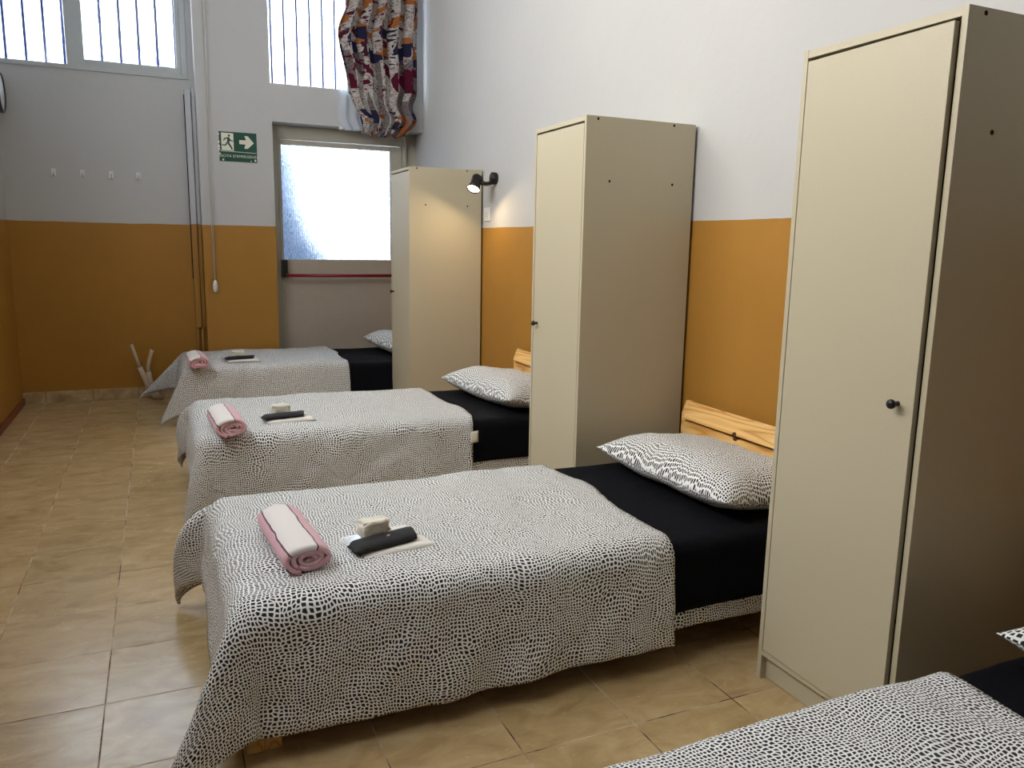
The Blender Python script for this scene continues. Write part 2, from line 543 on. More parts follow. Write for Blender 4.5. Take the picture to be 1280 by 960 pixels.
bm = bmesh.new()
xa, xb, za, zb = X0, -1.915, 2.60, 3.7
yf0, yf1 = YL-.012, YL+.05
box(bm, xa, xb, yf0, yf1, za, za+.035, .004)
box(bm, xb-.045, xb, yf0+.001, yf1, za+.035, zb, .004)
box(bm, -2.775, -2.655, yf0+.002, yf1, za+.034, zb, .004)
box(bm, xa, xb, yf0, yf1, zb-.04, zb, .004)
part('window_frame', bm, M_WFRAME, w)
for a, b in ((-2.66, -1.96),):
    bm = bmesh.new()
    box(bm, a, b, YL+.0, YL+.035, za+.034, za+.085, .004)
    box(bm, b-.035, b, YL, YL+.035, za+.08, zb-.04, .004)
    part('sash', bm, M_WFRAME, w)
bm = bmesh.new(); box(bm, xa, -1.96, YL+.02, YL+.026, za+.03, zb-.04); part('pane', bm, M_GLASS, w)
for x in (-3.197, -3.062, -2.93, -2.80, -2.538, -2.40, -2.266, -2.13, -1.992):
    bm = bmesh.new(); tube(bm, [(x, 7.55, 2.5), (x, 7.55, 3.8)], .0100, 8); part('security_bar', bm, M_BAR, w, True)

w = empty('window_2', (-.65, YP, 2.6), 'high window above the door with iron bars, half covered by the curtain', 'window'); w['kind'] = 'structure'
del w['category']
bm = bmesh.new()
for a in ((-1.30, -.02, 7.50, 7.54, 2.60, 2.615), (-1.30, -.02, 7.50, 7.54, 3.66, 3.7), (-1.30, -1.28, 7.50, 7.54, 2.615, 3.66), (-.04, -.02, 7.50, 7.54, 2.615, 3.66)):
    box(bm, *a, .004)
part('window_frame', bm, M_WFRAME, w)
bm = bmesh.new(); box(bm, -1.29, -.03, 7.515, 7.521, 2.61, 3.68); part('pane', bm, M_GLASS, w)
for k in range(11):
    x = -1.222 + .110*k
    bm = bmesh.new(); tube(bm, [(x, 7.60, 2.55), (x, 7.60, 3.75)], .0085, 8); part('security_bar', bm, M_BAR, w, True)

w = empty('window_3', (X0, 2.5, 2.45), 'long high window in the left wall', 'window'); w['kind'] = 'structure'
del w['category']
bm = bmesh.new()
for k in range(4):
    y = LW[0] + (LW[1]-LW[0]-.05)*k/3
    box(bm, X0-.12, X0-.07, y, y+.05, LW[2], LW[3], .004)
box(bm, X0-.12, X0-.07, LW[0], LW[1], LW[2], LW[2]+.05, .004)
box(bm, X0-.12, X0-.07, LW[0], LW[1], LW[3]-.05, LW[3], .004)
part('window_frame', bm, M_WFRAME, w)

# emergency door, recessed below window 2 and flush with the right wall
d = empty('door_1', (-.7, 7.35, 0), 'beige metal emergency door with frosted upper pane and red push bar', 'door'); d['kind'] = 'structure'
del d['category']
yd = 7.35
bm = bmesh.new()
box(bm, -1.294, -1.235, yd-.03, yd+.06, 0, 2.297, .003)
box(bm, -.135, -.10, yd-.03, yd+.06, 0, 2.297, .003)
box(bm, -1.235, -.135, yd-.03, yd+.06, 2.185, 2.297, .003)
box(bm, -.10, 0, yd+.02, yd+.06, 0, 2.297)
part('door_frame', bm, M_FRAME, d)
bm = bmesh.new()
box(bm, -1.232, -1.205, yd-.012, yd+.03, .01, 2.18, .003)
box(bm, -.245, -.138, yd-.012, yd+.03, .01, 2.18, .003)
box(bm, -1.205, -.245, yd-.012, yd+.03, 2.14, 2.18, .003)
part('leaf_frame', bm, M_FRAME, d)
bm = bmesh.new(); box(bm, -1.205, -.245, yd-.008, yd+.03, .01, 1.168, .004); part('lower_panel', bm, M_LEAF, d)
bm = bmesh.new(); box(bm, -1.205, -.245, yd-.008, yd-.007+.005, 1.168, 2.14); part('frosted_pane', bm, M_FROST, d)
bm = bmesh.new()
box(bm, -1.235, -1.185, yd-.075, yd-.012, 1.015, 1.165, .012)
pb = part('bar_bracket', bm, M_BLK, d)
bm = bmesh.new()
tube(bm, [(-1.22, yd-.05, 1.05), (-1.19, yd-.11, 1.025)], .016, 10)
tube(bm, [(-.2, yd-.05, 1.05), (-.17, yd-.11, 1.025)], .016, 10)
part('bar_arm', bm, M_BLK, d, True)
bm = bmesh.new(); tube(bm, [(-1.20, yd-.11, 1.03), (-.17, yd-.11, 1.03)], .015, 14); part('push_bar', bm, M_RED, d, True)
bm = bmesh.new()
box(bm, -1.34, -.02, yd-.2, yd-.19, 2.297, 2.30)
bm.free()

# outdoors: light wall seen through the bars, sloping rail, made-up blue shape added to tint the frosted pane
bm = bmesh.new(); box(bm, -9, 7, 11.0, 11.25, 0, 4.05, .01); o = link('garden_wall', bm, M_OUT); tag(o, 'bright weathered wall standing outside behind the barred windows', 'wall')
bm = bmesh.new(); box(bm, -9, 7, 7.9, 11.0, -.2, 0); o = link('ground', bm, M_OUT); o['kind'] = 'structure'
bm = bmesh.new(); tube(bm, [(-3.45, 10.0, 4.15), (-1.75, 10.0, 2.99), (-.3, 10.0, 2.0)], .030, 8)
for k in range(8):
    q = Vector((-3.45, 10, 4.15)).lerp(Vector((-1.75, 10, 2.99)), k/7)
    tube(bm, [q, (q.x, 11.0, q.z-.02)], .008, 6)
o = link('stair_rail', bm, M_RAIL, None, True); tag(o, 'thin grey sloping rail outside behind the left window bars', 'rail')
bm = bmesh.new()
poly(bm, [(-1.6, 0), (.7, 0), (.4, .6), (.12, 1.1), (-.10, 1.35), (-.22, 1.7), (-.30, 2.15), (-.45, 2.45), (-1.6, 2.5)], .5, Matrix.Translation((-.7, 8.75, 0)) @ Matrix.Rotation(pi/2, 4, 'X'))
o = link('pane_tint_shape', bm, M_PANE_TINT); tag(o, 'blue shape added outside to tint the frosted door pane', 'added shape')

# ---------------------------------------------------------------- wardrobes
def wardrobe(y0, knob_near, label, ajar=0.0, rz=0.0):
    Wd, D, H, T = .49, .55, 1.86, .016
    xb = -.015; xf = xb - D
    g = empty('wardrobe', (-.29, y0+Wd/2, 0), label, 'wardrobe', 'beige single-door wardrobes along the right wall')
    for s, (ya, yb) in enumerate(((y0, y0+T), (y0+Wd-T, y0+Wd))):
        bm = bmesh.new(); box(bm, xf, xb, ya, yb, 0, H, .0012)
        sp = part('side_panel', bm, M_BEIGE, g)
        fy, d = (ya, -1) if s == 0 else (yb, 1)
        for hx, hz in ((xf+.055, 1.848), (xb-.115, 1.848), (xf+.12, 1.598), (xb-.11, 1.598)):
            bm = bmesh.new(); lathe(bm, [(0, -.002), (.0058, -.002), (.0058, .0006), (.0045, .0008), (0, .0002)], frame_to((hx, fy, hz), (0, d, 0)), 12)
            part('screw_hole', bm, M_HOLE, sp)
    bm = bmesh.new(); box(bm, xf+.001, xb-.01, y0+T, y0+Wd-T, H-.021, H-.002, .001); part('top_panel', bm, M_BEIGE, g)
    bm = bmesh.new(); box(bm, xf+.001, xb-.01, y0+T, y0+Wd-T, .080, .096, .001); part('bottom_shelf', bm, M_BEIGE, g)
    bm = bmesh.new(); box(bm, xf+.022, xf+.036, y0+T, y0+Wd-T, .002, .080, .001); part('plinth', bm, M_BEIGE, g)
    bm = bmesh.new(); box(bm, xb-.009, xb-.004, y0+T, y0+Wd-T, .02, H-.02); part('back_panel', bm, M_HOLE, g)  # near-black colour stands in for the shade inside the closed wardrobe
    # door, hinged on the side away from the knob
    hy = y0+Wd-T-.003 if knob_near else y0+T+.003
    sgn = -1 if knob_near else 1
    dw = Wd-2*T-.009
    dr = bpy.data.objects.new('door', None)
    bm = bmesh.new()
    a, b = sorted((0, sgn*dw))
    box(bm, 0, .016, a, b, .100, H-.030, .0012)
    me = link('door', bm, M_BEIGE, g)
    bpy.data.objects.remove(dr)
    me.location = Vector((xf, hy, 0)) - Vector(g.location)
    me.rotation_euler = (0, 0, (radians(ajar) * (-1 if knob_near else 1)) )
    bm = bmesh.new()
    lathe(bm, [(0, 0), (.0065, 0), (.0055, .009), (.0055, .013), (.011, .018), (.0125, .023), (.011, .028), (.006, .031), (0, .0315)],
          frame_to((0, sgn*(dw-.045), .957), (-1, 0, 0)), 20)
    link('knob', bm, M_BLK, me, True)
    return g

Y1, Y2, Y3 = 1.412, 3.119, 5.670
wardrobe(Y1, True, 'nearest beige wardrobe at the right edge, round black knob on its slightly open door', ajar=1.6)
wardrobe(Y2, False, 'middle beige wardrobe between the two nearer beds with headboards, plain side towards the viewer')
wardrobe(Y3, False, 'farthest beige wardrobe, its side lit by the wall spotlight, next to the emergency door')

# ---------------------------------------------------------------- cloth grids
def grid_mesh(name, nu, nv, fn, mat, parent=None, thick=0, subdiv=0, offset=-1):
    """fn(i/nu, j/nv) -> (Vector, (u, v))"""
    bm = bmesh.new(); uvl = bm.loops.layers.uv.new('UVMap')
    V, UV = [], []
    for i in range(nu+1):
        for j in range(nv+1):
            p, uv = fn(i/nu, j/nv)
            V.append(bm.verts.new(p)); UV.append(uv)
    for k, v in enumerate(V): v.index = k
    for i in range(nu):
        for j in range(nv):
            ids = (i*(nv+1)+j, (i+1)*(nv+1)+j, (i+1)*(nv+1)+j+1, i*(nv+1)+j+1)
            f = bm.faces.new([V[k] for k in ids])
            for lp, k in zip(f.loops, ids): lp[uvl].uv = UV[k]
    me = bpy.data.meshes.new(name); bm.to_mesh(me); bm.free()
    me.materials.append(mat)
    o = bpy.data.objects.new(name, me); col.objects.link(o)
    if parent is not None: o.parent = parent
    smooth(o)
    if thick:
        m = o.modifiers.new('thickness', 'SOLIDIFY'); m.thickness = thick; m.offset = offset
    if subdiv:
        m = o.modifiers.new('smooth', 'SUBSURF'); m.levels = subdiv; m.render_levels = subdiv
    return o

def N(x, y, z=0): return noise.noise(Vector((x, y, z)))

def drape(name, mat, y0, xh, xf, hn, hf, hfoot, zt, R, out0, seed, near=(0, 0, 0), far=(0, 0, 0), step=.018,
          puff=.01, thick=.012, wr=1.0, hem=None, ef=None, en=None, efar=None, edge_w=0, lift=None):
    """cloth over a bed. xh: head-side edge, xf: foot edge of the support (None = no foot drop),
    hn/hf/hfoot: lengths hanging over near, far and foot edge; near/far = (outward x, outward y, drop scale) of corner fold"""
    en = y0 if en is None else en
    efar = y0 + .94 if efar is None else efar
    LA = (xh - xf)
    totp = LA + hfoot
    totq = hn + (efar - en) + hf
    nu, nv = int(totp/step), int(totq/step)
    Lq = pi*R/2
    def prof(d):
        if d <= 0: return 0, 0, 0
        if d < Lq:
            a = d/R
            return R*sin(a), R*(1-cos(a)), a
        return R + (d-Lq)*out0, R + (d-Lq), pi/2
    def fn(a, b):
        p = a*totp; q = b*totq - hn
        oa = max(0, p - LA + R)
        ob_n = max(0, -q + R); ob_f = max(0, q - (efar-en) + R)
        ob = max(ob_n, ob_f); s = -1 if ob_n > 0 else 1
        bx = max(xh - p, xf + R)
        by = min(max(en + q, en + R), efar - R)
        bx += edge_w*N(q*2.5, seed, 3)*max(0, 1-p/.25)
        dd = hypot(oa, ob)
        hemw = 1 + .07*N(p*1.7, q*1.7, seed+9)*(1 if dd > Lq else 0)
        d = dd*hemw
        o, dn, ang = prof(d)
        if dd > 1e-6: ca, cb = oa/dd, ob/dd
        else: ca, cb = 0, 0
        cw = (2*ca*cb)**2
        pos = Vector((bx - o*ca, by + s*o*cb, zt - dn))
        if cw > 0 and d > Lq*.6:
            e = (d - Lq*.6)
            fx, fy, fd = (near if s < 0 else far)[:3]
            sat = near[3] if s < 0 and len(near) > 3 else (far[3] if s > 0 and len(far) > 3 else 0)
            if sat:      # fold sticks out, then hangs straight down
                g_ = sat*(1 - math.exp(-e/(.35*sat+.03))) - .12*e
                pos += Vector((fx*g_, fy*g_, fd*e))*cw**1.4
            else:
                pos += Vector((fx, fy, fd))*e*cw
        nrm = Vector((-ca*sin(ang), s*cb*sin(ang), cos(ang)))
        # soft fullness on top and long shallow folds down the sides
        h = puff*(N(p*2.3, q*2.3, seed)+.5*N(p*6.1, q*6.1, seed+2)+.22*N(p*15, q*15, seed+4))
        k = min(1, max(0, (d-Lq*.5)/.2))
        h2 = .018*wr*N(p*4.6, q*1.2, seed+5) + .008*wr*N(p*12, q*5, seed+7) + .010*wr*N((p+q)*7, (p-q)*2.2, seed+8)
        pos += nrm*(h*(1-k*.4) + (h2+.008)*k)
        if lift: pos.z += lift(pos.x, pos.y)
        if hem: pos = hem(pos, p, q)
        if pos.z < .014: pos.z = .014
        if pos.y > 7.125: pos.y = 7.125
        return pos, (p, q + seed*.37)
    return grid_mesh(name, nu, nv, fn, mat, None, thick)

ZT = .400
def bed(y0, tagged, seed, lb, dl, sl, bl, pl, ps, near, far, hn, fold_x, pil):
    b = empty('bed', (-1.03, y0+.47, 0), lb, 'bed', 'pine beds with dotted duvets')
    # headboard posts
    for yy in (y0, y0+.94-.03):
        bm = bmesh.new()
        M = Matrix(((1,0,0,0),(0,0,-1,0),(0,1,0,0),(0,0,0,1)))
        poly(bm, [(-.075, 0), (-.020, 0), (-.020, .625), (-.034, .643), (-.052, .643), (-.075, .585)], .03, Matrix.Translation((0, yy+.03, 0)) @ M)
        part('headboard_post', bm, M_PINE, b)
    T = Matrix.Translation((-.070, y0+.47, .605)) @ Matrix.Rotation(radians(24), 4, 'Y')
    bm = bmesh.new(); box(bm, -.009, .009, -.438, .438, -.042, .042, .003, T); part('headboard_top_board', bm, M_PINE, b)
    bm = bmesh.new(); box(bm, -.088, -.068, y0+.031, y0+.909, .490, .555, .003); part('headboard_lower_board', bm, M_PINE, b)
    for yy in (y0+.03, y0+.94-.07):
        bm = bmesh.new(); box(bm, -2.03, -.076, yy+.018, yy+.038, .17, .27, .003); part('side_rail', bm, M_PINE, b)
    for yy in (y0+.015, y0+.94-.06):
        bm = bmesh.new(); box(bm, -2.075, -2.03, yy, yy+.045, 0, .27, .003); part('leg', bm, M_PINE, b)
        bm = bmesh.new(); box(bm, -2.028, -1.985, yy+.004, yy+.016, 0, .17, .003) ; part('leg', bm, M_PINE, b)
    bm = bmesh.new(); box(bm, -2.075, -2.05, y0+.062, y0+.878, .17, .27, .003); part('foot_rail', bm, M_PINE, b)
    for k in range(14):
        x = -.12 - k*.142
        bm = bmesh.new(); box(bm, x-.03, x+.03, y0+.069, y0+.871, .225, .242, .002); part('slat', bm, M_PINE, b)
    bm = bmesh.new(); box(bm, -2.045, -.095, y0+.02, y0+.92, .272, .372, .03); part('mattress', bm, M_MATT, b, True)
    # dotted sheet showing below the black one
    sh = drape('sheet', M_DOT, y0, -.10, -1.02, .262, .26, -.02, ZT-.018, .035, .05, seed+21, thick=.003, puff=.003, wr=.3, ef=0, en=y0+.012, efar=y0+.928)
    tag(sh, sl, 'sheet', 'dotted sheets under the black covers')
    bk = drape('bed_cover', M_BLACK, y0, -.098, -1.02, .200, .20, -.02, ZT-.008, .040, .05, seed+31, thick=.004, puff=.005, wr=.55, en=y0+.002, efar=y0+.938,
               hem=None)
    tag(bk, bl, 'blanket', 'black covers at the head end')
    dv = drape('duvet', M_DOT, y0, fold_x, -2.10, hn, .28, .27, ZT+.012, .060, .07, seed, near, far, thick=.010, puff=.013, en=y0-.010, efar=y0+.952, edge_w=.05)
    tag(dv, dl, 'duvet', 'black-and-white dotted duvets')
    if tagged:
        def tf(a, c):
            return Vector((-.760 + .040*a, y0 - .052 - .006*sin(a*2), .352 - .062*c + .006*a)), (a*.04, c*.06)
        tg = grid_mesh('care_tag', 4, 4, tf, M_TAG, dv, .0015)
        tg['label'] = 'small white fabric tag sewn to the edge'
    # pillow
    cx, cy, rz, tilt, hl, hw, T_ = pil
    R_ = Matrix.Translation((cx, cy, ZT+.042)) @ Matrix.Rotation(rz, 4, 'Z') @ Matrix.Rotation(tilt, 4, 'Y')
    bm = bmesh.new(); uvl = bm.loops.layers.uv.new('UVMap')
    n = 40
    def pt(u, v, side):
        x = hw*u*(1 - .07*(1-v*v)); y = hl*v*(1 - .06*(1-u*u))
        h = max(0, (1-u**4)*(1-v**4))**.62
        z = side*T_*h*(1 if side > 0 else .52)
        z += .010*N(x*7+seed, y*7, 4)*h + .006*N(x*19, y*19+seed, 1)*h
        zc = .010*(abs(u)*abs(v))**3
        q = R_ @ Vector((x, y, z + zc)); q.z = max(q.z, ZT + .012 + .010*N(x*6, y*6, seed))
        return q
    g = {}
    for side in (1, -1):
        for i in range(n+1):
            for j in range(n+1):
                bd = i in (0, n) or j in (0, n)
                if side < 0 and bd: g[side, i, j] = g[1, i, j]; continue
                uu = sin((i/n-.5)*pi); vv = sin((j/n-.5)*pi)
                g[side, i, j] = bm.verts.new(pt(uu, vv, side))
        for i in range(n):
            for j in range(n):
                ids = [(i, j), (i+1, j), (i+1, j+1), (i, j+1)]
                vs = [g[side, a, c] for a, c in ids]
                if side < 0: vs = vs[::-1]; ids = ids[::-1]
                f = bm.faces.new(vs)
                for lp, (a, c) in zip(f.loops, ids): lp[uvl].uv = (sin((a/n-.5)*pi)*hw+seed, sin((c/n-.5)*pi)*hl + side*3)
    p = link('pillow', bm, M_DOTP, None, True)
    tag(p, pl, 'pillow', 'dotted pillows')
    return b

YA, YBd, YC, YD = 2.085, 3.965, 6.170, .285
bed(YA, False, 3, 'pine bed against the wall between the nearest and the middle wardrobe, headboard fully in view',
    'largest dotted duvet, on the bed between the nearest and middle wardrobes',
    'dotted sheet edge hanging under the black cover, left of the nearest wardrobe foot',
    'black cover under the pillow beside the nearest wardrobe door',
    'large dotted pillow in full view in front of the pine headboard', '',
    (-.42, -.20, .06), (-1, .25, .12, .155), .315, -.78, (-.270, YA+.48, .04, radians(7), .41, .27, .125))
bed(YBd, True, 7, 'pine bed between the middle and farthest wardrobe, only the headboard end peeking out',
    'dotted duvet with a small white tag at its edge, beside the middle wardrobe',
    'dotted sheet edge hanging under the black cover, left of the middle wardrobe',
    'black cover next to the duvet with the white tag, left of the middle wardrobe',
    'dotted pillow half hidden behind the middle wardrobe', '',
    (-.16, -.12, .10), (-1, .2, .12, .10), .285, -.73, (-.29, YBd+.50, .12, radians(7), .43, .27, .125))
bed(YC, False, 13, 'pine bed at the far end of the room, in front of the emergency door',
    'farthest dotted duvet, in front of the ochre far wall and door',
    'dotted sheet edge under the black cover of the farthest bed',
    'black cover on the farthest bed, left of the farthest wardrobe',
    'farthest dotted pillow, peeking out left of the farthest wardrobe', '',
    (-.40, -.10, .10), (-.74, -.12, .17), .290, -.91, (-.29, YC+.47, .08, radians(10), .44, .27, .125))
bed(YD, False, 19, 'nearest pine bed at the bottom right corner, mostly out of the picture',
    'dotted duvet corner nearest the viewer at the bottom right of the picture',
    'dotted sheet edge under the black cover at the bottom right corner',
    'black cover at the bottom right corner below the nearest wardrobe side',
    'dotted pillow tip cut off by the right edge of the picture', '',
    (-.2, -.2, .1), (-.3, .10, .3), .290, -.70, (-.255, YD+.49, .05, radians(7), .43, .27, .12))

# ---------------------------------------------------------------- things on the beds
def towel(x, y, z, rz, a, b, L, seed, label, turns=3.1):
    """rolled towel: an oval spiral sheet, roll axis along local y, loose end tucked underneath"""
    M = Matrix.Translation((x, y, z)) @ Matrix.Rotation(rz, 4, 'Z')
    nt = 150; nl = 18
    th = .0125
    # spiral from the outer end inwards, arc length along u
    pts = []
    tot = turns*2*pi
    for i in range(nt+1):
        f = i/nt
        t = f*tot
        k = 1 - f*.86
        ra = (a-th*.5)*k; rb = (b-th*.5)*k
        ang = -pi*.62 - t          # start underneath on the left, go up over the left side
        wob = 1 + .05*sin(3*ang + seed) * (f > .2)
        pts.append((ra*cos(ang)*wob, rb*sin(ang)*wob))
    arc = [0]
    for p, q in zip(pts, pts[1:]): arc.append(arc[-1] + hypot(q[0]-p[0], q[1]-p[1]))
    def fn(u, v):
        i = round(u*nt)
        px, pz = pts[i]
        yy = (v-.5)*L
        e = abs(v-.5)*2
        sh = 1 - .06*max(0, e-.8)/.2
        yy *= 1 - .05*(i/nt) + .012*sin(i*.35+seed)
        n = .0025*N(px*40, yy*22, seed)
        r = hypot(px, pz) + 1e-6
        return M @ Vector((px*sh*(1+n/r), yy, pz*sh*(1+n/r))), (arc[i], yy+seed)
    o = grid_mesh('rolled_towel', nt, nl, fn, M_TOWEL, None, th, 0, 0)
    return tag(o, label, 'towel', 'rolled pink and white towels')

def pack(x, y, z, rz, sc, label, l2, l3, emblem=False, seed=0):
    M = Matrix.Translation((x, y, z)) @ Matrix.Rotation(rz, 4, 'Z') @ Matrix.Scale(sc, 4)
    g = empty('slipper_packet', (x, y, z), label, 'packet', 'white slipper packets on the beds')
    inv = Matrix.Translation(-Vector((x, y, z)))
    # two flat slippers side by side under a glossy wrap
    def slab(x0, x1, y0, y1, h, r, nz, sd):
        bm = bmesh.new()
        n = 14
        V = {}
        for s in (0, 1):
            for i in range(n+1):
                for j in range(n+1):
                    u, v = i/n*2-1, j/n*2-1
                    e = max(0, (1-u**6)*(1-v**6))**.5
                    zz = (h*e + nz*N(u*3+sd, v*3, 2)*e) if s else 0
                    V[s, i, j] = bm.verts.new(M @ Vector((x0+(x1-x0)*i/n, y0+(y1-y0)*j/n, zz)))
        for i in range(n):
            for j in range(n):
                bm.faces.new((V[1,i,j], V[1,i+1,j], V[1,i+1,j+1], V[1,i,j+1]))
                bm.faces.new((V[0,i,j], V[0,i,j+1], V[0,i+1,j+1], V[0,i+1,j]))
        for k in range(n):
            for a, c in (((k,0),(k+1,0)), ((n,k),(n,k+1)), ((k+1,n),(k,n)), ((0,k+1),(0,k))):
                bm.faces.new((V[0,a[0],a[1]], V[0,c[0],c[1]], V[1,c[0],c[1]], V[1,a[0],a[1]]))
        bmesh.ops.transform(bm, matrix=inv, verts=bm.verts)
        return bm
    link('slipper', slab(-.125, .125, -.10, -.004, .016, .02, .003, 1), M_SLIP, g, True)
    link('slipper', slab(-.125, .125, .004, .10, .016, .02, .003, 5), M_SLIP, g, True)
    link('wrap', slab(-.120, .055, -.03, .094, .0195, .02, .004, 9), M_PACK, g, True)
    # black folded cloth across the front
    bm = bmesh.new()
    n, m = 30, 12
    prof = [(-.040, 0), (-.043, .006), (-.040, .013), (-.015, .0165), (.012, .017), (.034, .014), (.040, .007), (.037, 0)]
    rings = []
    for i in range(n+1):
        u = i/n
        xx = -.135 + .215*u
        yy = -.045 + .026*u
        sq = .35 + .65*min(1, u*9) if u < .12 else (1 if u < .95 else .88)
        rings.append([bm.verts.new(M @ Vector((xx + .010*(p/.04)*(u > .9) , yy + p*1.05*(1 - .25*(u < .04)), .0205 + q*sq*1.0 + .0015*N(u*9, p*60, seed)))) for p, q in prof])
    for ra, rb in zip(rings, rings[1:]):
        for k in range(len(prof)):
            k2 = (k+1) % len(prof)
            bm.faces.new((ra[k], ra[k2], rb[k2], rb[k]))
    bm.faces.new(rings[0]); bm.faces.new(rings[-1][::-1])
    o = link('folded_cloth', bm, M_CLBLK, None, True); tag(o, l2, 'cloth', 'folded black cloths on slipper packets')
    if emblem:
        bm = bmesh.new()
        P = M @ Matrix.Translation((-.012, -.034, .0392)) @ Matrix.Rotation(.15, 4, 'Z')
        for pts in ([(-.007, -.004), (-.005, -.005), (.005, .004), (.004, .005)], [(-.004, .003), (-.003, .005), (.003, -.002), (.002, -.004)], [(.002, .0005), (.008, .002), (.008, .0035), (.002, .002)]):
            poly(bm, pts, .0006, P)
        e = link('emblem', bm, M_SIGNW, o); e['label'] = 'tiny white printed mark'
    # crumpled paper bundle behind the cloth
    bm = bmesh.new()
    bmesh.ops.create_icosphere(bm, subdivisions=4, radius=1)
    for v in bm.verts:
        p = v.co.copy()
        q = Vector([math.copysign(abs(c)**.45, c) for c in p])
        w = 1 + .26*N(q.x*2.2+seed, q.y*2.2, q.z*2.2) + .10*abs(N(q.x*6, q.y*6+seed, q.z*5)) 
        v.co = M @ Vector((q.x*.046*w - .028, q.y*.026*w + .042, max(0, .0235*(1+q.z*w))*1.0 + .0235))
    o = link('paper_bundle', bm, M_CREAM, None, True); tag(o, l3, 'bundle', 'crumpled cream bundles on slipper packets')

ZD = ZT + .022
towel(-1.895, 2.42, ZD+.042, radians(4), .075, .044, .40, 1, 'largest of the three rolled pink and white towels, on the duvet before the pine headboard')
pack(-1.625, 2.365, ZD, radians(10), 1.0, 'white slipper packet on the large middle duvet right of the largest rolled towel',
     'folded black cloth with a tiny white mark on the nearest slipper packet', 'crumpled cream bundle behind the black cloth on the nearest bed', True, 1)
towel(-1.955, 4.085, ZD+.047, radians(3), .078, .050, .40, 2, 'rolled pink towel with pale band on the middle duvet, the one with the white tag', 3.6)
pack(-1.65, 4.23, ZD, radians(4), 1.0, 'white slipper packet on the duvet with the white tag',
     'folded black cloth on the slipper packet of the duvet with the white tag', 'cream bundle on the duvet with the white tag', False, 4)
towel(-1.995, 6.23, ZD+.047, radians(2), .078, .050, .38, 3, 'smallest-looking rolled pink towel on the farthest duvet', 3.4)
pack(-1.665, 6.42, ZD, radians(2), 1.0, 'white slipper packet on the farthest duvet',
     'folded black cloth on the farthest duvet', 'cream bundle on the farthest duvet', False, 8)

# ---------------------------------------------------------------- curtain
def outline(z, tab):
    for (za, a), (zb, b) in zip(tab, tab[1:]):
        if zb <= z <= za:
            t = (za-z)/(za-zb); t = t*t*(3-2*t)
            return a + (b-a)*t
    return tab[-1][1]
ct = empty('curtain', (-.4, 7.02, 2.26), 'bunched patterned curtain with orange, navy and burgundy print hanging over the high window', 'curtain')
ZB, ZTp = 2.235, 3.78
Lt = [(ZTp, -.50), (3.30, -.68), (3.03, -.765), (2.6, -.69), (2.30, -.575), (ZB-.02, -.56)]
Rt = [(ZTp, -.055), (3.30, -.068), (2.62, -.075), (2.48, -.12), (2.38, -.085), (ZB-.02, -.20)]
def cf(a, b):
    z = ZTp - (ZTp-ZB)*b
    xl, xr = outline(z, Lt), outline(z, Rt)
    ph = a*2*pi*5.3 + .9*N(a*3, b*.3, 5)
    amp = .060*(.8+.2*sin(b*5))
    x = xl + (xr-xl)*a + .018*sin(2*ph)
    if b > .93: amp *= 1 - (b-.93)*5
    y = 7.03 + amp*sin(ph) + .012*N(a*9, b*7, 1)
    bot = 0
    if b > .97: bot = .012*sin(a*21)
    # gathered, tucked-under lower edge
    if b > .94: y += .045*((b-.94)/.06)**2
    zz = z + bot + .012*N(a*5, 2)*(b > .9)
    return Vector((x, y, zz)) - Vector(ct.location), (a*1.05, (z-ZB))
grid_mesh('printed_drape', 200, 70, cf, M_CURT, ct, .004)
Ls = [(ZTp, -.56), (3.0, -.66), (2.62, -.745), (2.36, -.755), (2.26, -.70)]
def sf(a, b):
    z = ZTp - (ZTp-2.262)*b
    xl = outline(z, Ls)
    x = xl + ((-.075 if z > 2.6 else -.14)-xl)*a
    y = 7.105 + .014*sin(a*2*pi*7 + b) + .006*N(a*6, b*4)
    return Vector((x, y, z + .02*(a*.5)*(b > .98))) - Vector(ct.location), (a, b)
grid_mesh('sheer_lining', 90, 30, sf, M_SHEER, ct, .0012)
bm = bmesh.new(); tube(bm, [(-1.42, 7.04, 3.80), (-.02, 7.04, 3.80)], .012, 10); 
tube(bm, [(-1.35, 7.04, 3.80), (-1.35, 7.15, 3.80)], .008, 8); tube(bm, [(-.06, 7.04, 3.80), (-.06, 7.15, 3.80)], .008, 8)
part('curtain_rod', bm, M_WHITEP, ct, True)
# small white bracket on the lintel over the door
bm = bmesh.new(); box(bm, -.745, -.715, YP-.022, YP, 2.270, 2.296, .003)
tube(bm, [(-.72, YP-.012, 2.283), (-.60, YP-.012, 2.275)], .004, 8)
o = link('blind_bracket', bm, M_WHITEP); tag(o, 'small white bracket at the top edge of the door opening below the curtain', 'bracket')

# ---------------------------------------------------------------- emergency exit sign
g = empty('exit_sign', (-1.575, YP, 2.07), 'worn dark green emergency exit sign with running man and white arrow, on the far wall', 'sign')
sx0, sx1, sz0, sz1 = -1.727, -1.423, 1.956, 2.189
bm = bmesh.new(); box(bm, sx0+.012, sx1, YP-.004, YP-.0005, sz0, sz1); part('sign_plate', bm, M_GREEN, g)
F = Matrix.Translation((sx0, YP-.0042, sz0)) @ Matrix.Rotation(pi/2, 4, 'X')
bm = bmesh.new(); poly(bm, [(.030, .087), (.124, .085), (.124, .222), (.030, .224)], .0006, F); part('white_field', bm, M_SIGNW, g)
bm = bmesh.new()
F2 = Matrix.Translation((sx0, YP-.0049, sz0)) @ Matrix.Rotation(pi/2, 4, 'X')
def P(pts): poly(bm, pts, .0006, F2)
hc = (.090, .203)
P([(hc[0]+.0095*cos(k*pi/5), hc[1]+.0095*sin(k*pi/5)) for k in range(10)])
